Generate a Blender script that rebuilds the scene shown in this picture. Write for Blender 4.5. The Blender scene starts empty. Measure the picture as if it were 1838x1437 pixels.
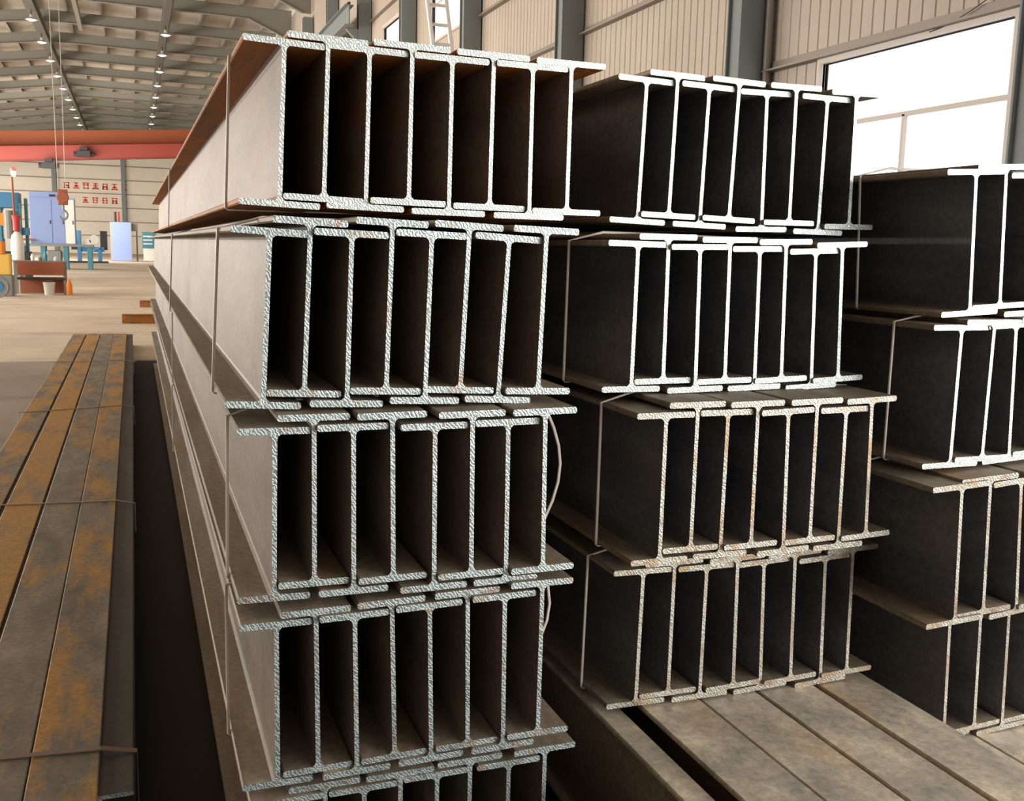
import bpy, bmesh, math, random
from mathutils import Matrix, Vector
random.seed(11)
SC = bpy.context.scene
COL = SC.collection

# ------------------------------------------------------------------ camera, world, light, exposure
EYE = 1.7
cam_d = bpy.data.cameras.new('camera'); cam = bpy.data.objects.new('camera', cam_d); COL.objects.link(cam)
cam_d.sensor_fit = 'HORIZONTAL'; cam_d.sensor_width = 36.0; cam_d.lens = 36.0 * 1800.0 / 1838.0
cam_d.clip_start = 0.05; cam_d.clip_end = 400
cam.matrix_world = Matrix(((0.93648, 0.030545, -0.349389, 0.0),
                           (-0.349918, 0.148754, -0.924894, 0.0),
                           (0.023722, 0.988402, 0.149993, EYE),
                           (0, 0, 0, 1)))
SC.camera = cam

world = bpy.data.worlds.new('world'); SC.world = world; world.use_nodes = True
bg = world.node_tree.nodes['Background']
bg.inputs['Color'].default_value = (1.0, 0.965, 0.93, 1); bg.inputs['Strength'].default_value = 1.35

def area_light(name, loc, aim, sx, sy, power, color):
    d = bpy.data.lights.new(name, 'AREA'); d.shape = 'RECTANGLE'; d.size = sx; d.size_y = sy
    d.energy = power; d.color = color
    o = bpy.data.objects.new(name, d); COL.objects.link(o); o.location = loc
    o.rotation_euler = (Vector(aim) - Vector(loc)).to_track_quat('-Z', 'Y').to_euler()
    return o
# area lamps added out of view, standing in for daylight through unseen openings
area_light('rear_fill', (9.2, -9.0, 2.9), (9.2, 0, 2.9), 10.0, 4.8, 580, (0.93, 1.0, 1.0))  # unseen lamp hung inside the hall to brighten the beam ends
area_light('left_side_daylight_fill', (-18.5, 42.0, 4.4), (-6.0, 42.0, 1.5), 60.0, 5.4, 10500, (1.0, 0.93, 0.83))
area_light('left_far_fill', (-18.2, 92.0, 4.6), (0.0, 108.0, 2.5), 44.0, 6.0, 6500, (1.0, 0.92, 0.80))  # added lamp that brightens the end wall and far machines
area_light('right_fill', (8.05, -2.2, 2.6), (0.0, -0.5, 1.0), 12.5, 2.7, 1050, (1.0, 0.96, 0.90))  # added lamp that brightens the planks under the middle stack

SC.view_settings.view_transform = 'Standard'; SC.view_settings.look = 'None'
SC.view_settings.gamma = 1.0; SC.view_settings.use_curve_mapping = False
SC.view_settings.exposure = 0.3
try:
    SC.cycles.use_denoising = True
    SC.cycles.max_bounces = 6; SC.cycles.diffuse_bounces = 3; SC.cycles.glossy_bounces = 3
    SC.cycles.transparent_max_bounces = 6; SC.cycles.sample_clamp_indirect = 6.0
except Exception:
    pass

# ------------------------------------------------------------------ materials
def new_mat(name):
    m = bpy.data.materials.new(name); m.use_nodes = True
    nt = m.node_tree; b = nt.nodes['Principled BSDF']
    return m, nt, b
def flat(name, color, rough=0.6, metal=0.0, spec=0.4, emit=None, estr=1.0):
    m, nt, b = new_mat(name)
    b.inputs['Base Color'].default_value = (*color, 1); b.inputs['Roughness'].default_value = rough
    b.inputs['Metallic'].default_value = metal; b.inputs['Specular IOR Level'].default_value = spec
    if emit:
        b.inputs['Emission Color'].default_value = (*emit, 1); b.inputs['Emission Strength'].default_value = estr
    return m
def node(nt, kind, **kw):
    n = nt.nodes.new(kind)
    for k, v in kw.items():
        setattr(n, k, v)
    return n
def ramp(nt, fac, stops):
    r = node(nt, 'ShaderNodeValToRGB'); e = r.color_ramp.elements
    e[0].position, e[0].color = stops[0][0], (*stops[0][1], 1)
    e[1].position, e[1].color = stops[-1][0], (*stops[-1][1], 1)
    for p, c in stops[1:-1]:
        q = e.new(p); q.color = (*c, 1)
    nt.links.new(fac, r.inputs[0]); return r.outputs[0]
def coords(nt, scale, rot=(0, 0, 0), per_object=True):
    tc = node(nt, 'ShaderNodeTexCoord'); mp = node(nt, 'ShaderNodeMapping')
    mp.inputs['Scale'].default_value = scale; mp.inputs['Rotation'].default_value = rot
    nt.links.new(tc.outputs['Object'], mp.inputs[0])
    if per_object:      # every copy gets its own piece of the pattern
        oi = node(nt, 'ShaderNodeObjectInfo'); ad = node(nt, 'ShaderNodeVectorMath', operation='MULTIPLY_ADD')
        cb = node(nt, 'ShaderNodeCombineXYZ')
        for i in range(3): nt.links.new(oi.outputs['Random'], cb.inputs[i])
        nt.links.new(cb.outputs[0], ad.inputs[0]); ad.inputs[1].default_value = (37, 91, 53)
        nt.links.new(mp.outputs[0], ad.inputs[2]); return ad.outputs[0]
    return mp.outputs[0]
def noise(nt, vec, scale, detail=4, rough=0.6):
    n = node(nt, 'ShaderNodeTexNoise'); n.inputs['Scale'].default_value = scale
    n.inputs['Detail'].default_value = detail; n.inputs['Roughness'].default_value = rough
    nt.links.new(vec, n.inputs['Vector']); return n.outputs['Fac']
def mixc(nt, fac, a, b, blend='MIX'):
    m = node(nt, 'ShaderNodeMix', data_type='RGBA', blend_type=blend)
    if isinstance(fac, float): m.inputs[0].default_value = fac
    else: nt.links.new(fac, m.inputs[0])
    for s, i in ((a, 6), (b, 7)):
        if isinstance(s, tuple): m.inputs[i].default_value = (*s, 1)
        else: nt.links.new(s, m.inputs[i])
    return m.outputs[2]
def bump(nt, b, h, strength, dist=0.002):
    n = node(nt, 'ShaderNodeBump'); n.inputs['Strength'].default_value = strength; n.inputs['Distance'].default_value = dist
    nt.links.new(h, n.inputs['Height']); nt.links.new(n.outputs[0], b.inputs['Normal'])

def steel(name, dark, mid, light, rust, rust_from=0.6, rust_to=0.75, rough=0.5, metal=0.35, stretch=(6, 0.6, 2.5), vary=0.0):
    """mill scale in long soft patches along the bar, rust blooming through it"""
    m, nt, b = new_mat(name)
    v = coords(nt, stretch)
    base = ramp(nt, noise(nt, v, 1.6, 6, 0.62), [(0.3, dark), (0.52, mid), (0.72, light)])
    v2 = coords(nt, (3.0, 0.8, 3.0))
    nz = noise(nt, v2, 1.7, 6, 0.65)
    if vary:            # some bars are rustier than others
        oi = node(nt, 'ShaderNodeObjectInfo'); ma = node(nt, 'ShaderNodeMath', operation='MULTIPLY_ADD')
        nt.links.new(oi.outputs['Random'], ma.inputs[0]); ma.inputs[1].default_value = vary; nt.links.new(nz, ma.inputs[2])
        m2 = node(nt, 'ShaderNodeMath', operation='SUBTRACT'); nt.links.new(ma.outputs[0], m2.inputs[0]); m2.inputs[1].default_value = vary / 2
        nz = m2.outputs[0]
    rf = ramp(nt, nz, [(rust_from, (0, 0, 0)), (rust_to, (1, 1, 1))])
    col = mixc(nt, rf, base, rust)
    v3 = coords(nt, (14, 14, 14))
    spk = ramp(nt, noise(nt, v3, 3.0, 3, 0.7), [(0.3, (0.72, 0.72, 0.72)), (0.7, (1.15, 1.15, 1.15))])
    col = mixc(nt, 1.0, col, spk, 'MULTIPLY')
    nt.links.new(col, b.inputs['Base Color'])
    b.inputs['Roughness'].default_value = rough; b.inputs['Metallic'].default_value = metal
    bump(nt, b, noise(nt, v3, 5.0, 4, 0.7), 0.25)
    return m

def cut_steel(name, light, dark, rust, rust_from, rough=0.33, metal=0.7):
    """sawn end face: bright diagonal torch and saw marks, a little flash rust"""
    m, nt, b = new_mat(name)
    v = coords(nt, (1, 0.2, 1), rot=(0, math.radians(38), 0))
    w = node(nt, 'ShaderNodeTexWave', wave_type='BANDS', bands_direction='X')
    w.inputs['Scale'].default_value = 42; w.inputs['Distortion'].default_value = 9
    w.inputs['Detail'].default_value = 3; w.inputs['Detail Scale'].default_value = 2.2
    nt.links.new(v, w.inputs['Vector'])
    c = ramp(nt, w.outputs['Fac'], [(0.12, dark), (0.5, tuple(0.5 * (x + y) for x, y in zip(light, dark))), (0.85, light)])
    v2 = coords(nt, (9, 1, 5))
    rf = ramp(nt, noise(nt, v2, 1.5, 5, 0.7), [(rust_from, (0, 0, 0)), (rust_from + 0.14, (1, 1, 1))])
    c = mixc(nt, rf, c, rust)
    nt.links.new(c, b.inputs['Base Color'])
    b.inputs['Metallic'].default_value = metal; b.inputs['Roughness'].default_value = rough
    rr = ramp(nt, noise(nt, coords(nt, (8, 1, 8)), 2.0, 4, 0.6), [(0.35, (rough, rough, rough)), (0.65, (rough + 0.22,) * 3)])
    nt.links.new(rr, b.inputs['Roughness'])
    bump(nt, b, w.outputs['Fac'], 0.25, 0.002)
    return m

M = {}
M['web_left'] = steel('grey brown mill scale', (0.13, 0.105, 0.085), (0.21, 0.172, 0.14), (0.27, 0.225, 0.19), (0.20, 0.12, 0.06), 0.62, 0.8, rough=0.55, metal=0.15)
M['web_top_left'] = steel('orange tinged mill scale', (0.15, 0.11, 0.085), (0.24, 0.185, 0.15), (0.29, 0.24, 0.21), (0.25, 0.13, 0.055), 0.5, 0.75, rough=0.55, metal=0.15)
M['flange_rusty'] = steel('rust brown flange skin', (0.22, 0.10, 0.04), (0.40, 0.17, 0.05), (0.46, 0.24, 0.09), (0.55, 0.19, 0.02), 0.42, 0.65, rough=0.65, metal=0.05)
M['web_dark'] = steel('blue black mill scale', (0.09, 0.09, 0.10), (0.165, 0.165, 0.175), (0.26, 0.255, 0.26), (0.19, 0.15, 0.11), 0.66, 0.85, rough=0.38, metal=0.3)
M['flange_dark'] = steel('dusty brown mill scale', (0.17, 0.135, 0.10), (0.28, 0.23, 0.17), (0.37, 0.31, 0.235), (0.30, 0.16, 0.06), 0.55, 0.75, rough=0.6, metal=0.1)
M['plank_orange'] = steel('orange rusted plate', (0.13, 0.11, 0.085), (0.22, 0.185, 0.14), (0.32, 0.27, 0.21), (0.46, 0.235, 0.045), 0.43, 0.56, rough=0.6, metal=0.1, stretch=(4, 1.6, 4), vary=0.22)
M['plank_tan'] = steel('tan dusted plate', (0.30, 0.285, 0.265), (0.56, 0.49, 0.385), (0.84, 0.73, 0.56), (0.52, 0.36, 0.20), 0.54, 0.72, rough=0.42, metal=0.1, stretch=(4, 2.6, 4), vary=0.1)
M['cut_lit'] = cut_steel('sawn steel in lit tone', (0.72, 0.76, 0.72), (0.38, 0.42, 0.40), (0.45, 0.33, 0.25), 0.66)  # lighter copy for the upper bundles, light on the ends put into the colour
M['cut_grey'] = cut_steel('grey sawn steel', (0.56, 0.62, 0.61), (0.24, 0.28, 0.28), (0.36, 0.25, 0.18), 0.55)
M['cut_rust'] = cut_steel('flash rusted sawn steel', (0.58, 0.57, 0.51), (0.28, 0.26, 0.22), (0.36, 0.26, 0.18), 0.49)
M['skin_gap_shade'] = steel('gap shaded beam skin', (0.03, 0.025, 0.02), (0.055, 0.048, 0.04), (0.09, 0.08, 0.065), (0.09, 0.05, 0.02), 0.6, 0.8, rough=0.6, metal=0.1)  # dark copy for the lower nested beams, gap shade painted into the colour
M['wire'] = flat('dull binding wire', (0.78, 0.70, 0.62), 0.45, 0.0)
M['strap'] = flat('brown packing strap', (0.22, 0.15, 0.11), 0.6, 0.2)
M['column'] = flat('blue grey column paint', (0.21, 0.235, 0.235), 0.6)
M['rafter'] = flat('grey rafter paint', (0.24, 0.23, 0.20), 0.6)
M['truss'] = flat('dark truss paint', (0.12, 0.115, 0.10), 0.6)
M['purlin'] = flat('galvanised purlin', (0.30, 0.28, 0.24), 0.6)
M['girt'] = flat('galvanised girt', (0.27, 0.23, 0.20), 0.55, 0.2)
M['frame_white'] = flat('cream window frame', (0.62, 0.55, 0.50), 0.5)
M['orange'] = flat('orange crane paint', (0.34, 0.085, 0.028), 0.5)
M['red'] = flat('red crane paint', (0.29, 0.05, 0.038), 0.5)
M['letter_red'] = flat('red lettering', (0.80, 0.10, 0.08), 0.6)
M['teal'] = flat('teal machine enamel', (0.07, 0.25, 0.33), 0.45)
M['blue'] = flat('blue machine enamel', (0.06, 0.22, 0.42), 0.45)
M['pale_blue'] = flat('pale blue cabinet enamel', (0.27, 0.36, 0.66), 0.4)
M['cabinet_side'] = flat('grey cabinet side', (0.33, 0.33, 0.33), 0.5)
M['dark'] = flat('dark grey iron', (0.035, 0.035, 0.035), 0.6)
M['white'] = flat('white enamel', (0.85, 0.84, 0.82), 0.4)
M['brown_red'] = flat('brown red lead paint', (0.33, 0.10, 0.05), 0.6)
M['orange_plastic'] = flat('orange plastic', (0.85, 0.27, 0.04), 0.45)
M['yellow'] = flat('yellow machine paint', (0.80, 0.50, 0.12), 0.5)
M['grey'] = flat('worn grey iron', (0.25, 0.26, 0.25), 0.5, 0.2)
M['red_part'] = flat('red valve paint', (0.50, 0.06, 0.06), 0.5)
M['lamp_shade'] = flat('pale lamp shade', (0.75, 0.75, 0.72), 0.3, 0.3)
M['bulb'] = flat('lit lamp glass', (1, 1, 1), 0.3, emit=(1, 0.96, 0.88), estr=1.6)
M['red_lamp'] = flat('red signal lens', (0.7, 0.1, 0.08), 0.3, emit=(1, 0.25, 0.2), estr=0.5)
M['rope'] = flat('steel hoist rope', (0.42, 0.40, 0.37), 0.5, 0.3)
M['timber'] = flat('oily timber', (0.05, 0.035, 0.025), 0.8)

def sheet_metal(name, c1, c2, axis, period, dark=0.72):
    """profiled cladding: ribs are bumps, stain is a broad mottling"""
    m, nt, b = new_mat(name)
    v = coords(nt, (1, 1, 1), per_object=False)
    n = ramp(nt, noise(nt, v, 0.35, 5, 0.6), [(0.35, c1), (0.7, c2)])
    w = node(nt, 'ShaderNodeTexWave', wave_type='BANDS', bands_direction=axis, wave_profile='SIN')
    w.inputs['Scale'].default_value = 1.0 / period * 0.31416 / 1.0
    nt.links.new(v, w.inputs['Vector'])
    nt.links.new(n, b.inputs['Base Color']); b.inputs['Roughness'].default_value = 0.6
    bump(nt, b, w.outputs['Fac'], 0.12, 0.02)
    return m
M['wall'] = sheet_metal('beige wall cladding', (0.44, 0.37, 0.31), (0.52, 0.445, 0.375), 'Y', 0.2)
M['far_wall'] = sheet_metal('cream end wall cladding', (0.72, 0.65, 0.55), (0.82, 0.75, 0.63), 'X', 0.3)
M['roof'] = sheet_metal('warm grey roof sheet', (0.40, 0.355, 0.30), (0.50, 0.44, 0.375), 'X', 0.3)

def floor_mat(name, c1, c2, c3, stain, lo, hi):
    m, nt, b = new_mat(name)
    v = coords(nt, (1, 0.55, 1), per_object=False)
    c = ramp(nt, noise(nt, v, 0.45, 8, 0.62), [(0.3, c1), (0.5, c2), (0.72, c3)])
    v2 = coords(nt, (0.5, 1.6, 1), per_object=False)
    f = ramp(nt, noise(nt, v2, 0.5, 7, 0.7), [(lo, (0, 0, 0)), (hi, (1, 1, 1))])
    nt.links.new(mixc(nt, f, c, stain), b.inputs['Base Color']); b.inputs['Roughness'].default_value = 0.75
    b.inputs['Specular IOR Level'].default_value = 0.25
    bump(nt, b, noise(nt, v, 14, 6, 0.7), 0.3, 0.01)
    return m
M['floor'] = floor_mat('dusty concrete', (0.52, 0.44, 0.35), (0.63, 0.54, 0.43), (0.72, 0.63, 0.51), (0.32, 0.25, 0.19), 0.52, 0.8)
M['floor_shaded'] = floor_mat('concrete in painted shade', (0.26, 0.215, 0.18), (0.35, 0.295, 0.25), (0.44, 0.375, 0.31), (0.17, 0.135, 0.11), 0.5, 0.8)  # darker concrete copy, shade over the near aisle put into the colour
M['floor_black'] = floor_mat('near black ground', (0.008, 0.006, 0.005), (0.014, 0.010, 0.008), (0.022, 0.016, 0.012), (0.006, 0.005, 0.005), 0.5, 0.8)

def glass():
    m, nt, b = new_mat('window glass')
    for n in list(nt.nodes):
        if n.type != 'OUTPUT_MATERIAL': nt.nodes.remove(n)
    out = [n for n in nt.nodes if n.type == 'OUTPUT_MATERIAL'][0]
    t = node(nt, 'ShaderNodeBsdfTransparent'); g = node(nt, 'ShaderNodeBsdfGlossy'); g.inputs['Roughness'].default_value = 0.08
    mx = node(nt, 'ShaderNodeMixShader'); mx.inputs[0].default_value = 0.06
    nt.links.new(t.outputs[0], mx.inputs[1]); nt.links.new(g.outputs[0], mx.inputs[2]); nt.links.new(mx.outputs[0], out.inputs[0])
    return m
M['glass'] = glass()

# ------------------------------------------------------------------ mesh helpers
class MB:
    """collects simple solids and links them as ONE mesh object"""
    def __init__(self): self.v = []; self.f = []; self.mi = []; self.smooth = False
    def add(self, vs, fs, mi=0):
        o = len(self.v); self.v += [tuple(p) for p in vs]
        self.f += [tuple(i + o for i in f) for f in fs]; self.mi += [mi] * len(fs)
    def box(self, x0, x1, y0, y1, z0, z1, mi=0, mat=None):
        vs = [Vector((x, y, z)) for z in (z0, z1) for y in (y0, y1) for x in (x0, x1)]
        if mat: vs = [mat @ p for p in vs]
        self.add(vs, [(0, 2, 3, 1), (4, 5, 7, 6), (0, 1, 5, 4), (2, 6, 7, 3), (0, 4, 6, 2), (1, 3, 7, 5)], mi)
    def prism(self, prof, y0, y1, mi=0, end_mi=None, plane='XZ'):
        """profile in XZ pushed along Y (or in YZ pushed along X, or in XY pushed along Z)"""
        n = len(prof)
        def P(a, b, t): return (a, t, b) if plane == 'XZ' else ((t, a, b) if plane == 'YZ' else (a, b, t))
        vs = [P(a, b, y0) for a, b in prof] + [P(a, b, y1) for a, b in prof]
        side = [(i, (i + 1) % n, n + (i + 1) % n, n + i) for i in range(n)]
        e = mi if end_mi is None else end_mi
        self.add(vs, side, mi)
        o = len(self.v) - 2 * n
        self.f += [tuple(o + i for i in range(n))[::-1], tuple(o + n + i for i in range(n))]; self.mi += [e, e]
    def tube(self, pts, r, seg=8, closed=False, mi=0, rad=None):
        pts = [Vector(p) for p in pts]; n = len(pts); o = len(self.v); prev = None
        for i, p in enumerate(pts):
            a = pts[i - 1] if (i > 0 or closed) else p
            b = pts[(i + 1) % n] if (i < n - 1 or closed) else p
            t = (b - a).normalized() if (b - a).length > 1e-9 else Vector((0, 0, 1))
            if prev is None: u = t.orthogonal().normalized()
            else: u = (prev - t * prev.dot(t)); u = u.normalized() if u.length > 1e-6 else t.orthogonal().normalized()
            prev = u; w = t.cross(u); rr = rad[i] if rad else r
            for k in range(seg):
                an = 2 * math.pi * k / seg
                self.v.append(tuple(p + (u * math.cos(an) + w * math.sin(an)) * rr))
        for i in range(n if closed else n - 1):
            j = (i + 1) % n
            for k in range(seg):
                l = (k + 1) % seg
                self.f.append((o + i * seg + k, o + i * seg + l, o + j * seg + l, o + j * seg + k)); self.mi.append(mi)
        if not closed:
            self.f.append(tuple(o + k for k in range(seg))[::-1]); self.mi.append(mi)
            self.f.append(tuple(o + (n - 1) * seg + k for k in range(seg))); self.mi.append(mi)
    def lathe(self, prof, cx, cy, seg=20, mi=0):
        """prof: (radius, z) from bottom to top"""
        self.tube([(cx, cy, z) for r, z in prof], 1, seg, mi=mi, rad=[max(r, 1e-4) for r, z in prof])
    def build(self, name, mats, parent=None, smooth=False, bevel=0):
        me = bpy.data.meshes.new(name)
        me.from_pydata(self.v, [], self.f); me.update()
        for m in (mats if isinstance(mats, (list, tuple)) else [mats]): me.materials.append(m)
        for p, i in zip(me.polygons, self.mi): p.material_index = i
        bm = bmesh.new(); bm.from_mesh(me); bmesh.ops.recalc_face_normals(bm, faces=bm.faces)
        if bevel:
            bmesh.ops.bevel(bm, geom=[e for e in bm.edges if len(e.link_faces) == 2 and e.calc_face_angle(0) > 0.6], offset=bevel, segments=2, affect='EDGES', profile=0.6)
        bm.to_mesh(me); bm.free()
        if smooth:
            for p in me.polygons: p.use_smooth = True
            try: me.set_sharp_from_angle(angle=math.radians(40))
            except Exception: pass
        o = bpy.data.objects.new(name, me); COL.objects.link(o)
        if parent: o.parent = parent
        return o
def tag(o, label=None, cat=None, group=None, kind=None):
    if label: o['label'] = label
    if kind is None: kind = 'thing'
    if cat: o['category'] = cat
    if group: o['group'] = group
    if kind: o['kind'] = kind
    return o
def empty(name, loc, label, cat, group=None, rz=0):
    o = bpy.data.objects.new(name, None); COL.objects.link(o); o.location = loc; o.rotation_euler.z = rz
    o.empty_display_size = 0.1
    return tag(o, label, cat, group)
def copy_tree(o, parent=None):
    c = o.copy(); COL.objects.link(c)
    if parent: c.parent = parent; c.matrix_parent_inverse = o.matrix_parent_inverse.copy()
    for ch in list(o.children): copy_tree(ch, c)
    return c
def structure(name, mb, mat, **kw):
    return tag(mb.build(name, mat, **kw), kind='structure')
def box_part(name, mat, parent, *b, bevel=0):
    m = MB(); m.box(*b); return m.build(name, mat, parent, bevel=bevel)

# ------------------------------------------------------------------ the hall
X_WALL, X_RIDGE, X_LEFT, Y_END, Y_REAR = 8.15, -4.3, -18.8, 125.0, -14.0
BAY0, BAY = 12.2, 6.1
def roof_under(x):      # underside of the rafters
    return 13.05 - 0.01 * (x - X_RIDGE) if x > X_RIDGE else 13.05 - 0.14 * (X_RIDGE - x)

m = MB(); m.box(X_LEFT, X_WALL, 15.2, Y_END, -0.2, 0.0); structure('floor', m, M['floor'])
# near black storage bay floor, ragged edge; aisle beside it darkened as painted shade
edge_far = [(-0.52 + 0.0 * k, 0) for k in range(1)]
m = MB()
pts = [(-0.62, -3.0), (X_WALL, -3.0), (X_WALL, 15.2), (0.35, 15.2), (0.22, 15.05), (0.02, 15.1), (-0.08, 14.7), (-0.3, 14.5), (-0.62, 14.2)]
m.prism(pts, -0.2, 0.0, plane='XY'); structure('floor_storage_bay', m, M['floor_black'])
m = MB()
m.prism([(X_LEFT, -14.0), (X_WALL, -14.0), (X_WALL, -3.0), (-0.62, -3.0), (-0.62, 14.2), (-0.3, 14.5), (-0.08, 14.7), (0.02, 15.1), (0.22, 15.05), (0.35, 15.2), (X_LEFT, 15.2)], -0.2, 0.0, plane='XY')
structure('floor_aisle', m, M['floor_shaded'])

# right wall: cladding panels left open round the windows
WINS = [(7.85, 10.85, 1.1, 4.06), (25.2, 28.7, 7.4, 9.4), (31.4, 34.6, 7.3, 8.9), (44.0, 47.0, 7.4, 9.2)]
WIN_EXTRA = [(-9.0, 4.6, 1.1, 4.06)]
def wall_with_openings(m, y0, y1, z0, z1, holes):
    ys = sorted({y0, y1, *[h[0] for h in holes], *[h[1] for h in holes]})
    for a, b in zip(ys, ys[1:]):
        spans = [(z0, z1)]
        for h in holes:
            if h[0] <= a and h[1] >= b:
                spans = [s for lo, hi in spans for s in ((lo, h[2]), (h[3], hi)) if s[1] - s[0] > 1e-6]
        for lo, hi in spans: m.box(X_WALL, X_WALL + 0.08, a, b, lo, hi)
m = MB(); wall_with_openings(m, Y_REAR, Y_END, 0, 13.4, WINS + WIN_EXTRA)
# raised ribs of the profiled sheet, real relief on the near stretch of wall
for k in range(int((48 - 4) / 0.2)):
    y = 4 + k * 0.2
    for h in (WINS + [(0, 0, 0, 0)]):
        pass
    hs = [h for h in WINS + WIN_EXTRA if h[0] - 0.02 < y < h[1] + 0.02]
    lo, hi = 0, 13.3
    spans = [(lo, hi)] if not hs else [(lo, hs[0][2] - 0.04), (hs[0][3] + 0.12, hi)]
    for a, b in spans:
        m.prism([(X_WALL, y - 0.02), (X_WALL - 0.012, y - 0.008), (X_WALL - 0.012, y + 0.008), (X_WALL, y + 0.02)], a, b, plane='XY')
structure('wall_right', m, M['wall'])
for i, (a, b, lo, hi) in enumerate(WINS + WIN_EXTRA[:1]):
    fr = MB(); t = 0.05
    fr.box(X_WALL - 0.06, X_WALL + 0.09, a - t, b + t, hi, hi + 0.08); fr.box(X_WALL - 0.06, X_WALL + 0.09, a - t, b + t, lo - 0.06, lo)
    fr.box(X_WALL - 0.06, X_WALL + 0.09, a - t, a, lo, hi); fr.box(X_WALL - 0.06, X_WALL + 0.09, b, b + t, lo, hi)
    if i in (0, 4):
        fr.box(X_WALL - 0.01, X_WALL + 0.04, a, b, 3.27, 3.32)
        n = 2 if i == 0 else 8
        for k in range(1, n): fr.box(X_WALL - 0.01, X_WALL + 0.04, a + (b - a) * k / n - 0.02, a + (b - a) * k / n + 0.02, lo, 3.29)
    else:
        fr.box(X_WALL - 0.01, X_WALL + 0.04, a, b, (lo + hi) / 2 - 0.02, (lo + hi) / 2 + 0.02)
    w = structure('window_%d' % (i + 1), fr, M['frame_white'])
    g = MB(); g.box(X_WALL + 0.03, X_WALL + 0.036, a, b, lo, hi); g.build('glass_pane', M['glass'], w)

# end wall with its girts and posts
m = MB(); m.box(X_LEFT, X_WALL, Y_END, Y_END + 0.1, 0, 14.4); structure('wall_end', m, M['far_wall'])
n = 0
for k in range(8):
    z = 2.03 + k * 1.56; n += 1
    m = MB(); m.box(X_LEFT, X_WALL, Y_END - 0.12, Y_END, z - 0.05, z + 0.05); structure('trim_%d' % n, m, M['girt'])
for x in (-15.1, -8.0, -0.8, 6.4):
    n += 1
    m = MB(); m.box(x - 0.22, x + 0.22, Y_END - 0.45, Y_END - 0.12, 0, 13); structure('trim_%d' % n, m, M['column'])
# side wall girts, bay by bay between the columns
def girt(y0, y1, z):
    global n
    n += 1
    m = MB(); m.prism([(X_WALL, z - 0.07), (X_WALL - 0.14, z - 0.07), (X_WALL - 0.14, z - 0.045), (X_WALL - 0.03, z - 0.045), (X_WALL - 0.03, z + 0.06), (X_WALL, z + 0.06)], y0, y1)
    structure('trim_%d' % n, m, M['girt'])
girt(6.7, 12.0, 4.19)
for k in range(12):
    y0 = BAY0 + BAY * k + 0.2; y1 = y0 + BAY - 0.4
    girt(y0 + 0.02, y1, 5.78)
    if not any(w[0] < y1 and w[1] > y0 and w[2] > 6 for w in WINS): girt(y0, y1, 7.3)
    if k < 6 or k % 2 == 0: girt(y0, y1, 9.5)
n += 1    # rainwater pipe beside the near column
m = MB(); m.tube([(X_WALL - 0.09, 11.95, 0.0), (X_WALL - 0.09, 11.95, 12.3)], 0.05, 10); structure('trim_%d' % n, m, M['girt'])

# roof sheet, gabled
m = MB()
t = 0.9
m.prism([(X_LEFT, roof_under(X_LEFT) + t), (X_RIDGE, roof_under(X_RIDGE) + t), (X_WALL + 0.3, roof_under(X_WALL) + t),
         (X_WALL + 0.3, roof_under(X_WALL) + t + 0.08), (X_RIDGE, roof_under(X_RIDGE) + t + 0.08), (X_LEFT, roof_under(X_LEFT) + t + 0.08)], Y_REAR, Y_END + 0.2)
structure('ceiling', m, M['roof'])
# rear wall: solid to the left, open doorway to the right behind the photographer
m = MB(); m.box(X_LEFT, 1.5, Y_REAR, Y_REAR + 0.1, 0, 13.5); m.box(1.5, X_WALL + 0.08, Y_REAR, Y_REAR + 0.1, 8.0, 13.5)
structure('wall_rear', m, M['wall'])
# left wall with a long run of openings
m = MB(); m.box(X_LEFT - 0.1, X_LEFT, Y_REAR, Y_END, 0, 1.0); m.box(X_LEFT - 0.1, X_LEFT, Y_REAR, Y_END, 7.5, 12.8)
m.box(X_LEFT - 0.1, X_LEFT, Y_REAR, 6.0, 1.0, 7.5)
structure('wall_left', m, M['wall'])

# columns
col0 = None
COLN = ['nearest the bright window', 'second from the bright window', 'third from the bright window', 'fourth from the bright window', 'fifth from the bright window']
def column_part(root):
    m = MB(); m.box(-0.22, 0.22, -0.17, -0.145, 0, 12.0); m.box(-0.22, 0.22, 0.145, 0.17, 0, 12.0); m.build('flange', M['column'], root)
    m = MB(); m.box(-0.17, 0.15, -0.145, 0.145, 0.0, 12.0); m.build('web', M['column'], root)
    m = MB(); m.box(-0.27, 0.24, -0.22, 0.22, 0, 0.03); m.build('base_plate', M['column'], root)
for k in range(-1, 19):
    y = BAY0 + BAY * k
    if k == -1: lab, grp = 'blue grey steel column at the right edge of the bright window', None
    elif k < 5: lab, grp = 'blue grey steel column against the right wall, ' + COLN[k], None
    else: lab, grp = 'distant grey steel column far down the right wall', 'far columns of the right wall'
    if col0 is None:
        r = empty('steel_column', (X_WALL - 0.26, 7.23, 0), lab, 'column', grp); column_part(r); col0 = r
    else:
        r = copy_tree(col0); r.location = (X_WALL - 0.26, y, 0); r['label'] = lab
        if grp: r['group'] = grp
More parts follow.
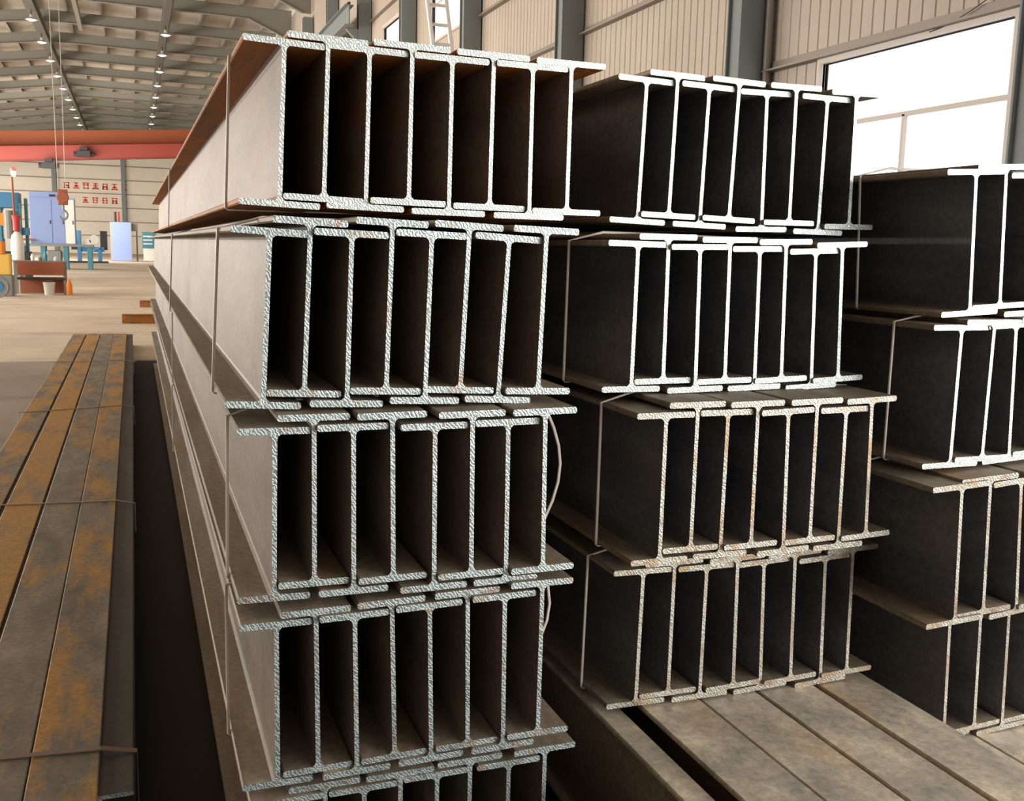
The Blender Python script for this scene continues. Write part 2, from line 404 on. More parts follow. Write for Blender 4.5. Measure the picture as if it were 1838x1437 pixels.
# rafters
def rafter_mesh():
    m = MB(); d = 0.58
    for a, b in ((X_LEFT, X_RIDGE), (X_RIDGE, X_WALL - 0.1)):
        za, zb = roof_under(a), roof_under(b)
        if b > 0:
            pr = [(a, za), (b - 2.2, roof_under(b - 2.2)), (b - 0.4, zb - 0.75), (b, zb - 0.75), (b, zb + d), (a, za + d)]
        else: pr = [(a, za), (b, zb), (b, zb + d), (a, za + d)]
        m.prism(pr, -0.012, 0.012)
        for s in (0, 1):
            zo = 0 if s == 0 else d - 0.02
            if s == 0 and b > 0: q = [(a, za), (b - 2.2, roof_under(b - 2.2)), (b - 0.4, zb - 0.75), (b - 0.4, zb - 0.73), (b - 2.2, roof_under(b - 2.2) + 0.02), (a, za + 0.02)]
            else: q = [(a, za + zo), (b, zb + zo), (b, zb + zo + 0.02), (a, za + zo + 0.02)]
            m.prism(q, -0.13, 0.13)
    return m
raf = None
for k in range(5, 19):
    if raf is None:
        raf = rafter_mesh().build('roof_rafter', M['rafter']); o = raf
    else:
        o = raf.copy(); COL.objects.link(o)
    o.location = (0, BAY0 + BAY * k, 0)
    tag(o, 'long grey steel roof rafter crossing the hall overhead', 'rafter', 'roof rafters of the hall')
# purlins running down the hall
pur = None; x = X_LEFT + 0.8
while x < X_WALL:
    if x > -16:
        z = roof_under(x) + 0.59
        if pur is None:
            m = MB(); m.prism([(-0.05, 0), (0.05, 0), (0.05, 0.02), (-0.03, 0.02), (-0.03, 0.24), (0.05, 0.24), (0.05, 0.26), (-0.05, 0.26)], 38.0, Y_END - 0.2)
            pur = m.build('roof_purlin', M['purlin']); o = pur
        else: o = pur.copy(); COL.objects.link(o)
        o.location = (x, 0, z)
        tag(o, 'thin roof purlin running lengthways above the rafters', 'purlin', 'roof purlins')
    x += 1.68
# ridge walkway: two rails with cross ties and the service line on the right slope
def lattice(name, label, x, z, w, h):
    r = empty(name, (x, 0, z), label, 'roof truss')
    for s in (-1, 1):
        m = MB(); m.box(s * w - 0.06, s * w + 0.06, 42, Y_END - 1, -0.08, 0.08); m.build('rail', M['truss'], r)
    m = MB(); y = 43.0; s = 1
    while y < Y_END - 2:
        m.tube([(-w * s, y, 0), (w * s, y + 2.0, -h)], 0.05, 6); s = -s; y += 2.0
    m.build('bracing', M['truss'], r)
    m = MB(); m.box(-w, w, 42, Y_END - 1, -h - 0.05, -h + 0.05); m.build('lower_rail', M['truss'], r)
lattice('ridge_truss', 'dark lattice truss running under the roof ridge', X_RIDGE, 12.9, 0.22, 0.22)
lattice('service_tray', 'narrow dark service tray hanging under the right roof slope', 1.9, 12.65, 0.16, 0.12)

# high bay lamps hanging on both lines
def lamp():
    r = empty('high_bay_lamp', (0, 0, 0), None, 'lamp')
    m = MB(); m.tube([(0, 0, 0.22), (0, 0, 0.5)], 0.025, 6); m.build('suspension_rod', M['dark'], r)
    m = MB(); m.lathe([(0.06, 0.25), (0.09, 0.12), (0.2, 0.06), (0.30, 0.0), (0.29, 0.0)], 0, 0, 16); m.build('lamp_shade', M['lamp_shade'], r, smooth=True)
    m = MB(); m.lathe([(0.02, -0.07), (0.12, -0.05), (0.22, 0.0), (0.2, 0.02)], 0, 0, 14); m.build('bulb', M['bulb'], r, smooth=True)
    return r
L0 = None
for xx, zz, lab, grp in ((X_RIDGE, 12.17, 'small round high bay lamp hanging along the ridge line', 'lamps along the ridge'),
                         (1.9, 12.02, 'small round high bay lamp hanging along the right roof slope', 'lamps along the right slope')):
    for k in range(11):
        r = lamp() if L0 is None else copy_tree(L0)
        L0 = L0 or r
        r.location = (xx, BAY0 + BAY * (k + 7) + 1.4, zz); r['label'] = lab; r['group'] = grp

# ------------------------------------------------------------------ travelling crane across the hall
CY_ = 92.0
r = empty('bridge_crane', (0, CY_, 0), 'orange and red travelling bridge crane spanning the far hall', 'crane')
def girder(name, mat, y, zl, zr, h):
    m = MB(); x0, x1 = X_LEFT + 1.0, X_WALL - 1.2
    m.prism([(x0, zl), (x1, zr), (x1, zr + h), (x0, zl + h)], y - 0.25, y + 0.25)
    for z in (0, h - 0.03):
        m.prism([(x0, zl + z), (x1, zr + z), (x1, zr + z + 0.04), (x0, zl + z + 0.04)], y - 0.38, y + 0.38)
    return m.build(name, mat, r)
girder('upper_girder', M['orange'], 0.9, 8.2, 9.85, 1.35)
girder('lower_girder', M['red'], -0.9, 7.0, 8.75, 1.15)
for xx in (X_WALL - 1.0, X_LEFT + 0.7):
    box_part('end_carriage', M['orange'], r, xx - (0.3 if xx > 0 else 0), xx + 0.3, -2.0, 2.0, 9.98 if xx > 0 else 7.3, 10.8 if xx > 0 else 8.3)
h = MB(); h.box(-0.5, 0.5, -0.45, 0.45, 0, 0.45); h.box(-0.28, 0.28, -0.3, 0.3, 0.45, 0.75); h.tube([(-0.75, 0, 0.2), (0.75, 0, 0.2)], 0.2, 10)
o = h.build('hoist_trolley', M['dark'], r); o.location = (-3.5, -1.7, 8.2)
o2 = o.copy(); COL.objects.link(o2); o2.location = (-6.1, -1.9, 7.15)
for xx, lab in ((X_WALL - 0.9, 'crane runway beam along the right wall'),):
    r2 = empty('crane_runway', (xx, 0, 9.95), lab, 'beam')
    m = MB(); m.box(-0.16, 0.16, 36, Y_END - 1, -0.75, -0.72); m.box(-0.16, 0.16, 36, Y_END - 1, -0.1, -0.07); m.box(-0.02, 0.02, 36, Y_END - 1, -0.72, -0.1); m.build('beam', M['column'], r2)
    m = MB(); m.box(-0.04, 0.04, 36, Y_END - 1, -0.07, 0.02); m.build('rail', M['dark'], r2)
    for k in range(4, 18):
        if k < 12:
            b = MB(); y = BAY0 + BAY * k; b.prism([(0.0, -0.78), (0.5, -1.3), (0.5, -0.76), (0.0, -0.76)], y - 0.1, y + 0.1); b.build('bracket', M['column'], r2)

# hook block hanging on its ropes in front of the crane
r = empty('hook_block', (-2.3, 40, 2.3), 'rust brown hoist hook block hanging on long ropes over the far aisle', 'hook')
m = MB()
for dx in (-0.14, 0.10): m.tube([(dx * 1.4, 0, 10.3), (dx, 0, 0.95)], 0.013, 6)
m.build('rope', M['rope'], r)
m = MB(); m.box(-0.16, 0.16, -0.13, 0.13, 0.55, 1.1); m.tube([(0, -0.16, 0.82), (0, 0.16, 0.82)], 0.2, 16); m.build('sheave_case', M['brown_red'], r, bevel=0.02)
m = MB(); pts = [(0, 0, 0.56), (0, 0, 0.36)] + [(0.13 * math.sin(a) , 0, 0.2 - 0.16 * -math.cos(a)) for a in [k * math.pi / 7 for k in range(0, 11)]]
m.tube(pts, 0.04, 8); m.build('hook', M['grey'], r, smooth=True)
r = empty('hoist_beam', (-2.3, 40, 12.6), 'grey hoist monorail under the roof carrying the hook ropes', 'beam')
box_part('rail', M['rafter'], r, -0.1, 0.1, -3, 22, 0.3, 0.7); box_part('trolley', M['dark'], r, -0.25, 0.25, -0.3, 0.3, 0.0, 0.3)

# ------------------------------------------------------------------ steel beams
Hh, TF, TW = 0.400, 0.0155, 0.0108
BL = 12.2
def part_mesh(name, prof, mats, L, end_mi=1, H_=0):
    m = MB(); m.prism(prof, 0, L, 0, end_mi); return m
def make_beam(fw, mats, L=BL, H=Hh, tf=TF, tw=TW, sag=0.0):
    """welded H section with its bottom centre near end at the origin"""
    skin, fskin, cut = mats
    r = empty('steel_beam', (0, 0, 0), None, 'steel beam')
    hw = fw / 2; c = 0.0035
    def fl(z0, z1):
        return [(-hw, z0 + c), (-hw + c, z0), (hw - c, z0), (hw, z0 + c), (hw, z1 - c), (hw - c, z1), (-hw + c, z1), (-hw, z1 - c)]
    m = MB(); m.prism(fl(0, tf), 0, L, 0, 1); m.build('bottom_flange', [fskin, cut], r)
    m = MB(); m.prism(fl(H - tf, H), 0, L, 0, 1); m.build('top_flange', [fskin, cut], r)
    t = tw / 2; f = 0.008
    pr = [(-t - f, tf), (t + f, tf), (t + f * 0.25, tf + f * 0.6), (t, tf + f * 1.4), (t, H - tf - f * 1.4), (t + f * 0.25, H - tf - f * 0.6), (t + f, H - tf),
          (-t - f, H - tf), (-t - f * 0.25, H - tf - f * 0.6), (-t, H - tf - f * 1.4), (-t, tf + f * 1.4), (-t - f * 0.25, tf + f * 0.6)]
    m = MB(); m.prism(pr, 0, L, 0, 1); m.build('web', [skin, cut], r)
    return r

BUNDLES = {
    'L1': [(0.342, 2.559, 1.787, 2.3), (0.450, 2.553, 1.803, 1.9), (0.556, 2.548, 1.786, 1.4), (0.665, 2.543, 1.802, 1.0), (0.771, 2.538, 1.780, 0.6), (0.881, 2.532, 1.797, 0.6), (0.989, 2.527, 1.777, 0.1), (1.097, 2.521, 1.792, 0.2)],
    'L2': [(0.262, 2.266, 1.332, 2.9), (0.353, 2.262, 1.356, 2.5), (0.447, 2.257, 1.332, 1.8), (0.538, 2.252, 1.359, 2.0), (0.629, 2.248, 1.335, 1.9), (0.717, 2.243, 1.357, 2.5), (0.810, 2.238, 1.332, 3.0), (0.908, 2.234, 1.352, 1.7)],
    'L3': [(0.276, 2.221, 0.895, 0.9), (0.366, 2.213, 0.924, 0.2), (0.454, 2.204, 0.901, -0.1), (0.545, 2.195, 0.926, -0.6), (0.639, 2.185, 0.900, -0.3), (0.727, 2.176, 0.927, -0.5), (0.814, 2.167, 0.905, -0.4), (0.903, 2.158, 0.930, -0.7)],
    'L4': [(0.277, 2.212, 0.454, 0.1), (0.369, 2.203, 0.478, -0.5), (0.458, 2.194, 0.463, -0.8), (0.548, 2.185, 0.488, -1.3), (0.636, 2.176, 0.473, -1.2), (0.726, 2.166, 0.497, -0.9), (0.813, 2.157, 0.484, -0.6), (0.901, 2.147, 0.510, 0.2)],
    'L5': [(0.296, 2.200, 0.025, 0.0), (0.385, 2.200, 0.048, 0.0), (0.478, 2.200, 0.025, 0.0), (0.566, 2.200, 0.048, 0.0), (0.661, 2.200, 0.025, 0.0), (0.746, 2.200, 0.048, 0.0), (0.848, 2.200, 0.025, 0.0), (0.945, 2.200, 0.048, 0.0)],
    'M1': [(1.332, 2.564, 1.776, 1.7), (1.425, 2.555, 1.794, 1.4), (1.521, 2.545, 1.770, 1.5), (1.610, 2.536, 1.789, 1.6), (1.721, 2.525, 1.764, -1.1), (1.806, 2.516, 1.785, -0.5), (1.905, 2.504, 1.761, 0.4), (2.002, 2.494, 1.779, -0.8)],
    'M2': [(1.238, 2.370, 1.327, 0.5), (1.333, 2.370, 1.347, -0.4), (1.427, 2.370, 1.323, -1.0), (1.521, 2.370, 1.344, -1.0), (1.625, 2.370, 1.322, -1.2), (1.709, 2.370, 1.343, -1.8), (1.818, 2.370, 1.320, -2.2), (1.904, 2.370, 1.340, -2.6)],
    'M3': [(1.260, 2.226, 0.896, 0.1), (1.353, 2.221, 0.920, 0.1), (1.443, 2.217, 0.897, 0.2), (1.531, 2.213, 0.919, -0.5), (1.630, 2.208, 0.897, -1.7), (1.714, 2.203, 0.921, -0.9), (1.813, 2.198, 0.895, -0.8), (1.900, 2.194, 0.920, -2.0)],
    'M4': [(1.286, 2.368, 0.435, 1.0), (1.387, 2.363, 0.453, 0.2), (1.487, 2.358, 0.433, 0.2), (1.594, 2.352, 0.452, -1.4), (1.692, 2.348, 0.431, -2.0), (1.787, 2.343, 0.451, -1.9), (1.895, 2.337, 0.429, -2.0), (1.984, 2.332, 0.450, -1.5)],
    'R1': [(2.180, 2.180, 1.544, -3.2), (2.295, 2.180, 1.563, -3.5)],
    'R2': [(2.125, 2.140, 1.122, -0.1), (2.232, 2.140, 1.136, -0.0), (2.337, 2.140, 1.129, -3.1)],
    'R3': [(2.099, 2.050, 0.700, -2.7), (2.209, 2.050, 0.713, -2.9), (2.330, 2.050, 0.703, -4.5)],
    'R4': [(2.240, 2.180, 0.270, -2.7), (2.346, 2.180, 0.290, -2.7), (2.461, 2.180, 0.270, -2.7)],
}
ORD = ['first', 'second', 'third', 'fourth', 'fifth', 'sixth', 'seventh', 'eighth', 'ninth']
LEVEL = {'1': 'top', '2': 'second', '3': 'third', '4': 'fourth', '5': 'bottom'}
STACK = {'L': 'left', 'M': 'middle', 'R': 'right'}
def cutmat(key):
    return {'L1': 'cut_lit', 'L2': 'cut_grey', 'M1': 'cut_lit', 'M2': 'cut_lit', 'R1': 'cut_lit', 'R2': 'cut_lit'}.get(key, 'cut_rust' if key in ('M3', 'M4', 'R3', 'R4') else 'cut_grey')
def skins(key):
    if key == 'L1': return M['web_top_left'], M['flange_rusty']
    if key[0] == 'L': return M['web_left'], M['flange_dark']
    return M['web_dark'], M['flange_dark']
BUNDLES['R1'] += [(2.405, 2.18, 1.545, -3.0)]
BUNDLES['R2'] += [(2.445, 2.14, 1.145, -2.0)]
BUNDLES['R3'] += [(2.430, 2.05, 0.722, -3.0)]
BUNDLES['R4'] += [(2.570, 2.18, 0.290, -2.7)]
env = {}
for key, rows in BUNDLES.items():
    k = len(rows)
    pitch = (rows[-1][0] - rows[0][0]) / (k - 1)
    fw = 2 * pitch - 0.013 - 0.004
    fw = min(fw, 0.2)
    w, f = skins(key)
    proto = None
    for i, (x, y, z, tilt) in enumerate(rows):
        r = make_beam(fw, (w, f, M[cutmat(key)])) if proto is None else copy_tree(proto)
        proto = proto or r
        z = max(z, 0.0)
        r.location = (x, y + random.uniform(-0.007, 0.007), z); r.rotation_euler = (0, math.radians(tilt), 0)
        lab = 'grey steel I-beam, %s from left in the %s bundle of the %s stack' % (ORD[i], LEVEL[key[1]], STACK[key[0]])
        r['label'] = lab; r['group'] = 'steel beams of the %s stack' % STACK[key[0]]
    # outline of the bundle for its binding wires
    s = math.sin(math.radians(rows[0][3])); e = math.sin(math.radians(rows[-1][3]))
    env[key] = dict(xl=rows[0][0] - fw / 2, xr=rows[-1][0] + fw / 2, tl=rows[0][0] + s * Hh - fw / 2, tr=rows[-1][0] + e * Hh + fw / 2,
                    zl=rows[0][2], zr=rows[-1][2], ztl=rows[0][2] + Hh, ztr=rows[-1][2] + Hh,
                    z1=max(rows[0][2], rows[1][2]) + Hh, z2=max(rows[-1][2], rows[-2][2]) + Hh)

# binding wires
WIRES = {'L1': [(2.85, 0.0), (7.5, 0.0)], 'L2': [(2.55, 0.045), (5.6, 0.0)], 'L3': [(2.42, 0.07), (6.0, 0.0)], 'L4': [(2.50, 0.085), (6.2, 0.0)],
         'M2': [(2.62, 0.0), (6.0, 0.0)], 'M3': [(2.42, 0.0)], 'M4': [(2.52, 0.0)], 'R1': [(2.52, 0.0)], 'R2': [(2.29, 0.0)], 'R3': [(2.35, 0.0)]}
PLACE = ['nearest the beam ends', 'further down the beams']
for key, ws in WIRES.items():
    E = env[key]
    for q, (y, bulge) in enumerate(ws):
        g = 0.005
        top = E['z1'] + 0.004; top2 = E['z2'] + 0.004
        pts = [(E['xl'] - g, y, E['zl'] + 0.002), (E['tl'] - g, y, E['ztl'] - 0.002), (E['tl'] + 0.1, y, top), (E['tr'] - 0.1, y, top2)]
        a = Vector((E['tr'] + g, y, E['ztr'])); b = Vector((E['xr'] + g, y, E['zr'] + 0.002))
        for k in range(9):
            t = k / 8; p = a.lerp(b, t); p.x += bulge * math.sin(math.pi * t) ; pts.append(tuple(p))
        m = MB(); m.tube([(p[0], p[1], p[2]) for p in pts], 0.004, 6)
        under = [(E['xr'], y, E['zr'] - 0.003), (E['xl'], y, E['zl'] - 0.003)]
        m.tube([pts[-1]] + under + [pts[0]], 0.0024, 5)
        o = m.build('binding_wire', M['wire'], smooth=True)
        tag(o, 'thin wire binding the %s bundle of the %s stack, %s' % (LEVEL[key[1]], STACK[key[0]], PLACE[q]), 'wire', 'wires round the beam bundles')
# a wider steel band on the right stack
E = env['R1']

# bottom layer of the middle stack: long beams whose flanges run out towards the camera
sk = (M['flange_dark'], M['plank_tan'], M['cut_grey'])
proto = None; lowm = {}
for i, (x, up) in enumerate([(1.228, 0), (1.401, 1), (1.489, 0), (1.587, 1), (1.684, 0), (1.780, 1), (1.880, 0), (1.980, 1)]):
    if i == 0: r = make_beam(0.076, sk, L=12.6)      # a narrow flanged bar runs along the open side
    else:
        r = make_beam(0.184, sk, L=12.6) if proto is None else copy_tree(proto); proto = proto or r
    r.location = (x, 0.55, 0.027 if up else 0.007)
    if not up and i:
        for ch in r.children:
            ch.data = lowm.setdefault(ch.name.split('.')[0], ch.data.copy()); ch.data.materials[0] = M['skin_gap_shade']
    r['label'] = 'tan dusty steel I-beam, %s from left in the floor layer under the middle stack' % ORD[i]; r['group'] = 'floor layer beams under the middle stack'
# floor layer of the right stack
proto = None
for i, x in enumerate([2.26, 2.46, 2.66, 2.86]):
    r = make_beam(0.196, sk, L=13.4, H=0.262) if proto is None else copy_tree(proto); proto = proto or r
    r.location = (x, 0.55, 0.004)
    r['label'] = 'low tan steel I-beam, %s from left in the floor layer under the right stack' % ORD[i]; r['group'] = 'floor layer beams under the right stack'

# flat pile on the left: rusty beams with nested flanges
sk = (M['flange_dark'], M['plank_orange'], M['cut_grey'])
proto = None; lowdata = {}
for i, (x, up) in enumerate([(-0.83, 1), (-0.725, 0), (-0.622, 1), (-0.52, 0), (-0.42, 1), (-0.324, 0), (-0.230, 1), (-0.137, 0)]):
    r = make_beam(0.187, sk, L=14.5, H=0.18, tf=0.012) if proto is None else copy_tree(proto); proto = proto or r
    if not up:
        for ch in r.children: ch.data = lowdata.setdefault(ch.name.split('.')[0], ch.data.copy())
        for ch in r.children: ch.data.materials[0] = M['skin_gap_shade']
    r.location = (x, 2.74 + (0.0 if up else 0.03) + 0.02 * (i % 3), 0.018 if up else 0.002)
    r['label'] = 'low rust orange steel I-beam, %s from left in the flat pile at the left edge' % ORD[i]; r['group'] = 'rusty beams of the flat pile'
for q, (ya, yb, wd) in enumerate([(3.12, 3.02, 0.012), (6.17, 6.08, 0.004), (9.45, 9.72, 0.004), (13.27, 13.4, 0.004)]):
    m = MB(); x0, x1 = -0.975, -0.035; z = 0.2025
    def P(x, y, zz): return (x, y, zz)
    def yy(x): return ya + (yb - ya) * (x - x0) / (x1 - x0)
    prof = [(x0, 0.01), (x0, z), (x1 - 0.10, z), (x1, z - 0.018), (x1, 0.01)]
    m.tube([(a, yy(a), b) for a, b in prof], wd, 6) if wd < 0.01 else None
    if wd >= 0.01:
        for (a, b), (c, d) in zip(prof, prof[1:]):
            n_ = Vector((d - b, 0, -(c - a))).normalized() * -0.002
            vs = []
            for px_, pz_ in ((a, b), (c, d)):
                for s in (-wd, wd):
                    vs += [(px_, yy(px_) + s, pz_), (px_ + n_.x, yy(px_) + s, pz_ + abs(n_.z))]
            m.add(vs, [(0, 4, 6, 2), (1, 3, 7, 5), (0, 2, 3, 1), (4, 5, 7, 6), (0, 1, 5, 4), (2, 6, 7, 3)])
    o = m.build('packing_strap', M['strap'] if wd > 0.01 else M['wire'])
    tag(o, ['flat brown strap across the near end of the rusty pile', 'thin wire across the rusty pile, nearest the flat brown strap', 'thin wire across the rusty pile, second from the flat brown strap', 'thin wire across the far end of the rusty pile'][q], 'strap', 'straps across the rusty pile')

# bearers lying on the floor under the stacks
for q, (y, x0, h, lab) in enumerate([(21.9, -0.25, 0.19, 'short rusty steel beam lying crossways on the floor beyond the left stack'), (27.2, 0.12, 0.17, 'rusty steel beam end lying furthest behind the left stack')]):
    r = empty('cross_beam', (x0, y, 0), lab, 'steel beam')
    for nm, z0, z1, d in (('bottom_flange', 0, 0.012, 0.08), ('top_flange', h - 0.012, h, 0.08), ('web', 0.012, h - 0.012, 0.006)):
        box_part(nm, M['flange_rusty'], r, 0, 3.0, -d, d, z0, z1)

# ladder leaning near the right wall
r = empty('ladder', (6.4, 22.0, 0), 'pale aluminium ladder leaning up by the right wall behind the left stack', 'ladder')
A0, A1 = Vector((0.75, 0, 0)), Vector((-0.55, 0, 8.9))
for s in (0, 0.42):
    m = MB(); m.tube([A0 + Vector((s, 0, 0)), A1 + Vector((s, 0, 0))], 0.05, 6); m.build('side_rail', M['white'], r)
for k in range(1, 22):
    p = A0.lerp(A1, k / 22.0)
    m = MB(); m.tube([p, p + Vector((0.42, 0, 0))], 0.035, 6); m.build('rung', M['white'], r)
# loose cable hanging in front of the cladding
m = MB(); m.tube([(8.08, 8.98 - k * 0.14, 4.10 + 0.004 * k * k + 0.01 * k) for k in range(9)], 0.006, 5)
tag(m.build('loose_cable', M['dark']), 'thin black cable hanging above the bright window', 'cable')

# ------------------------------------------------------------------ machines in the far aisle
# work bench with brown red tank
r = empty('work_bench', (-2.6, 33.3, 0), 'brown red steel work bench with an open shelf on the far floor', 'bench')
box_part('top_panel', M['grey'], r, -0.85, 0.72, -0.35, 0.35, 0.97, 1.0)
box_part('front_panel', M['brown_red'], r, -0.6, 0.66, -0.37, -0.33, 0.58, 0.97)
box_part('shelf', M['dark'], r, -0.62, 0.68, -0.35, 0.35, 0.44, 0.5)
box_part('back_panel', M['brown_red'], r, -0.6, 0.66, 0.3, 0.34, 0.02, 0.44)
for x in (-0.68, 0.66):
    for y in (-0.33, 0.29): box_part('leg', M['grey'], r, x - 0.03, x + 0.03, y, y + 0.05, 0, 0.97)
r = empty('white_bucket', (-2.37, 32.98, 0), 'white plastic bucket standing under the brown red bench', 'bucket')
m = MB(); m.lathe([(0.13, 0.0), (0.165, 0.34), (0.175, 0.35), (0.175, 0.37), (0.15, 0.37)], 0, 0, 20); m.build('bucket_body', M['white'], r, smooth=True)
m = MB(); m.tube([(0.175 * math.cos(a), -0.03, 0.3 + 0.12 * math.sin(a)) for a in [math.pi * k / 8 for k in range(9)]], 0.006, 5); m.build('handle', M['grey'], r)
m = MB(); m.lathe([(0.09, 0), (0.09, 0.3), (0.05, 0.42), (0.04, 0.48)], -1.82, 32.9, 14)
tag(m.build('orange_bottle', M['orange_plastic'], smooth=True), 'small orange bottle on the floor beside the bench leg', 'bottle')
for q, (x, h, mt) in enumerate([(-0.2, 0.2, 'white'), (0.0, 0.12, 'grey'), (0.15, 0.26, 'teal'), (0.42, 0.13, 'white')]):
    m = MB(); m.lathe([(0.05, 0), (0.06, h * 0.6), (0.03, h * 0.85), (0.03, h)], -2.6 + x, 33.2, 12)
    o = m.build('can', M[mt], smooth=True); o.location.z = 1.0
    tag(o, ['small white can at the left on the brown red bench', 'low grey can in the middle of the brown red bench', 'tall teal can on the brown red bench', 'small white can at the right end of the bench'][q], 'can', 'cans on the bench')
r = empty('gas_cylinder', (-3.26, 33.9, 0), 'tall white gas cylinder with red valve standing left of the bench', 'cylinder')
m = MB(); m.lathe([(0.14, 0.0), (0.18, 0.05), (0.18, 1.5), (0.15, 1.72), (0.06, 1.84)], 0, 0, 20); m.build('cylinder_body', M['white'], r, smooth=True)
m = MB(); m.lathe([(0.06, 1.84), (0.1, 1.87), (0.1, 2.15), (0.13, 2.32), (0.05, 2.34)], 0, 0, 14); m.build('valve_cap', M['red_part'], r, smooth=True)
r = empty('hose_reel', (-3.55, 31.2, 0), 'blue hose reel with pale hose on the floor at the left edge', 'reel')
m = MB()
m.tube([(0, 0.14, 0.3), (0, -0.14, 0.3)], 0.16, 18); m.build('drum', M['blue'], r)
for y in (-0.15, 0.15):
    m = MB(); m.tube([(0.28 * math.cos(a), y, 0.3 + 0.28 * math.sin(a)) for a in [2 * math.pi * k / 24 for k in range(24)]], 0.02, 6, closed=True); m.build('rim', M['grey'], r)
r = empty('yellow_pump', (-3.55, 32.2, 0), 'yellow machine unit beside the white gas cylinder', 'machine')
box_part('frame', M['grey'], r, -0.3, 0.3, -0.3, 0.3, 0, 0.6, bevel=0.02)
box_part('housing', M['yellow'], r, -0.28, 0.28, -0.25, 0.25, 0.6, 1.2, bevel=0.05)
m = MB(); m.tube([(0.05, -0.2, 1.2), (0.05, -0.2, 1.55)], 0.1, 12); m.build('filler_neck', M['orange_plastic'], r)

# teal frame machine at the left edge
r = empty('teal_press', (-4.6, 45, 0), 'tall teal framed press machine at the left edge', 'machine')
for x in (-0.9, -0.3, 0.35): box_part('upright', M['teal'], r, x - 0.09, x + 0.09, -0.5, 0.5, 0, 3.35, bevel=0.01)
box_part('upright', M['teal'], r, 0.6, 0.7, -0.2, 0.2, 0, 3.2)
box_part('crown', M['blue'], r, -1.0, 0.45, -0.55, 0.55, 2.8, 3.4, bevel=0.03)
box_part('cross_beam', M['blue'], r, -1.0, 0.72, -0.45, 0.45, 1.75, 2.05, bevel=0.02)
m = MB(); m.tube([(0.05, -0.5, 1.6), (0.05, -0.5, 2.7)], 0.2, 14); m.build('ram', M['grey'], r)
m = MB(); m.tube([(-0.05, -0.62, 2.35), (-0.05, -0.45, 2.35)], 0.28, 18); m.build('flywheel', M['orange_plastic'], r)
box_part('bed', M['dark'], r, -1.0, 0.75, -0.6, 0.6, 0, 1.1, bevel=0.03)
box_part('control_pipe', M['teal'], r, 0.44, 0.5, -0.6, -0.5, 0.3, 3.0)
r = empty('signal_post', (-4.3, 44.3, 0), 'thin post with a small red and white lamp above the teal press', 'lamp')
m = MB(); m.tube([(0, 0, 0), (-0.04, 0, 4.0)], 0.04, 8); m.build('post', M['brown_red'], r)
m = MB(); m.lathe([(0.09, 4.22), (0.1, 4.3), (0.05, 4.38)], 0.02, 0, 12); m.build('red_lens', M['red_lamp'], r)
m = MB(); m.lathe([(0.06, 4.0), (0.09, 4.08), (0.09, 4.2), (0.05, 4.22)], 0.02, 0, 12); m.build('lamp_glass', M['bulb'], r)

# big pale blue control cabinet on a machine platform
r = empty('blue_cabinet', (-4.0, 60, 0), 'large pale blue two door cabinet raised on a machine platform', 'cabinet')
box_part('body', M['pale_blue'], r, -1.08, 1.12, -0.4, 0.6, 1.34, 3.78, bevel=0.01)
box_part('top_box', M['pale_blue'], r, -1.08, 0.35, -0.3, 0.5, 3.78, 4.08, bevel=0.01)
for x0, x1, mt in ((-1.05, -0.01, 'pale_blue'), (0.03, 0.62, 'pale_blue'), (0.64, 1.10, 'white')):  # white right-hand panel paints sunlight on the blue front
    d = box_part('door', M[mt], r, x0, x1, -0.43, -0.4, 1.38, 3.7, bevel=0.004)
    box_part('handle', M['dark'], d, x1 - 0.1, x1 - 0.05, -0.45, -0.43, 2.4, 2.6)
box_part('name_plate', M['dark'], r, -0.1, 0.2, -0.32, -0.3, 3.84, 3.96)
box_part('platform', M['grey'], r, -1.6, 2.0, -0.6, 0.8, 1.22, 1.34)
for x in (-1.5, -0.5, 0.6, 1.8): box_part('leg', M['teal'], r, x - 0.12, x + 0.12, -0.5, 0.7, 0, 1.22, bevel=0.01)
box_part('motor_housing', M['grey'], r, -0.35, 0.4, -0.55, 0.3, 0.3, 1.0, bevel=0.08)
box_part('side_arm', M['brown_red'], r, -1.6, -0.9, -0.7, -0.55, 1.5, 1.6)

# low blue welding line in the middle
r = empty('blue_roller_bed', (-2.6, 76, 0), 'low blue roller bed machine between the two pale cabinets', 'machine')
for x in (-0.85, 0.45): box_part('post', M['blue'], r, x - 0.12, x + 0.12, -0.5, 0.5, 0, 2.2 if x < 0 else 0.95, bevel=0.01)
box_part('cross_beam', M['blue'], r, -0.9, 0.75, -0.4, 0.4, 0.78, 1.1, bevel=0.01)
m = MB(); m.tube([(-0.7, -0.45, 1.05), (-0.1, -0.45, 0.75), (0.5, -0.45, 1.05)], 0.05, 6); m.build('bracing', M['blue'], r)
box_part('side_panel', M['dark'], r, -1.35, -1.0, -0.3, 0.3, 0.9, 2.25); box_part('side_panel', M['dark'], r, 0.5, 0.95, -0.3, 0.3, 0.9, 2.2)
m = MB(); m.tube([(-0.35, -0.2, 1.4), (-0.35, 0.4, 1.4)], 0.25, 16); m.build('roller', M['white'], r, smooth=True)
m = MB(); m.tube([(0.1, -0.2, 1.6), (0.1, 0.4, 1.6)], 0.32, 16); m.build('roller', M['lamp_shade'], r, smooth=True)
box_part('base_rail', M['dark'], r, -1.5, 1.0, -0.7, -0.5, 0, 0.14)
r = empty('pale_cabinet', (-0.75, 83, 0), 'narrow pale blue cabinet standing alone at the end of the aisle', 'cabinet')
box_part('body', M['pale_blue'], r, -0.72, 0.62, -0.4, 0.9, 0.05, 2.95, bevel=0.01)
box_part('side_panel', M['cabinet_side'], r, 0.62, 0.68, -0.4, 1.0, 0.05, 2.95)
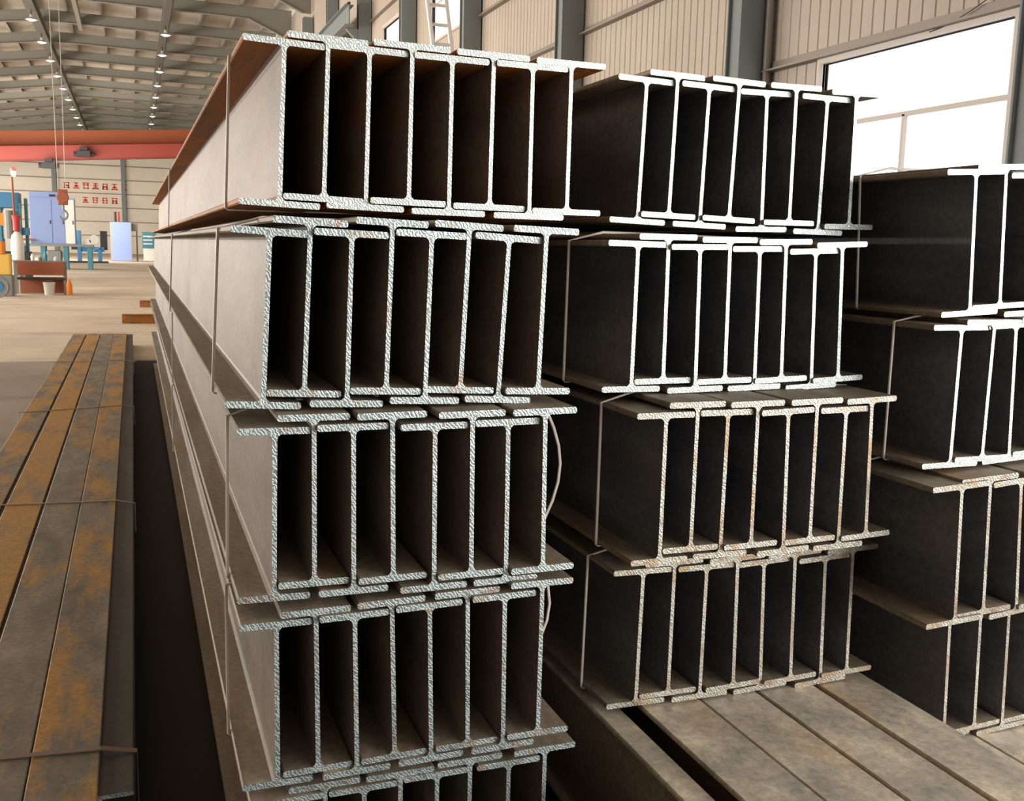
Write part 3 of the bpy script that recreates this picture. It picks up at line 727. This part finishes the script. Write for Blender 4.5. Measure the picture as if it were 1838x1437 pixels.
box_part('side_panel', M['cabinet_side'], r, -0.84, -0.72, -0.4, 0.9, 0.05, 2.95)
box_part('plinth', M['grey'], r, -0.8, 0.66, -0.38, 0.88, 0, 0.05)
box_part('duct', M['cabinet_side'], r, 0.68, 1.15, 0.2, 0.9, 2.3, 2.9, bevel=0.05)
box_part('post', M['grey'], r, 1.0, 1.12, 0.3, 0.5, 0.0, 2.3)
for q, (x, mt) in enumerate([(-1.2, 'dark'), (-0.98, 'red_part')]):
    m = MB(); m.lathe([(0.1, 0), (0.1, 0.78)], x, 83.3, 14); o = m.build('canister', M[mt]); o.location.z = 2.95
    tag(o, ['dark canister standing on the narrow pale cabinet', 'red canister standing on the narrow pale cabinet'][q], 'canister')
r = empty('blue_pallet_machine', (1.0, 88, 0), 'small blue machine right of the narrow pale cabinet', 'machine')
box_part('body', M['teal'], r, -0.3, 0.8, -0.4, 0.4, 1.0, 2.3, bevel=0.03); box_part('stand', M['white'], r, -0.2, 0.7, -0.3, 0.3, 0, 1.0)
for z in (1.3, 1.6, 1.9): box_part('fin', M['white'], r, -0.2, 0.5, -0.44, -0.4, z, z + 0.1)

# red characters painted on the end wall, two rows; too far off to be read in the photograph
def glyph(seed, s):
    rnd = random.Random(seed); m = MB(); w = 0.075
    def bar(x0, z0, x1, z1):
        d = Vector((x1 - x0, 0, z1 - z0)); nrm = Vector((-d.z, 0, d.x)).normalized() * w * 0.5 * s / 0.66
        vs = [Vector((x0, -0.01, z0)) * 1, Vector((x1, -0.01, z1)) * 1]
        q = [vs[0] - nrm, vs[1] - nrm, vs[1] + nrm, vs[0] + nrm]
        m.add([tuple(p) for p in q] + [(p.x, 0.0, p.z) for p in q], [(0, 1, 2, 3), (7, 6, 5, 4), (0, 4, 5, 1), (1, 5, 6, 2), (2, 6, 7, 3), (3, 7, 4, 0)])
    for z in ([-0.3, 0.0, 0.3] if rnd.random() < 0.6 else [-0.28, 0.12, 0.34]):
        wd = rnd.uniform(0.22, 0.36); bar(-wd * s, z * s, wd * s, z * s)
    for x in ([0.0] if rnd.random() < 0.4 else [-0.22, 0.22]): bar(x * s, -0.33 * s, x * s, 0.36 * s)
    if rnd.random() < 0.7: bar(-0.05 * s, 0.0, -0.32 * s, -0.36 * s); bar(0.05 * s, 0.0, 0.33 * s, -0.36 * s)
    return m
POS = ['first', 'second', 'third', 'fourth', 'fifth', 'sixth', 'seventh']
for k in range(7):
    o = glyph(k + 3, 0.95).build('wall_character', M['letter_red']); o.location = (-6.75 + k * 1.0, Y_END - 0.012, 7.5)
    tag(o, 'red painted character, %s from left in the upper row on the end wall' % POS[k], 'sign', 'red characters on the end wall')
for k in range(5):
    o = glyph(k + 31, 0.9).build('wall_character', M['letter_red']); o.location = (-4.85 + k * 1.02, Y_END - 0.012, 5.95)
    tag(o, 'red painted character, %s from left in the lower row on the end wall' % POS[k], 'sign', 'red characters on the end wall')
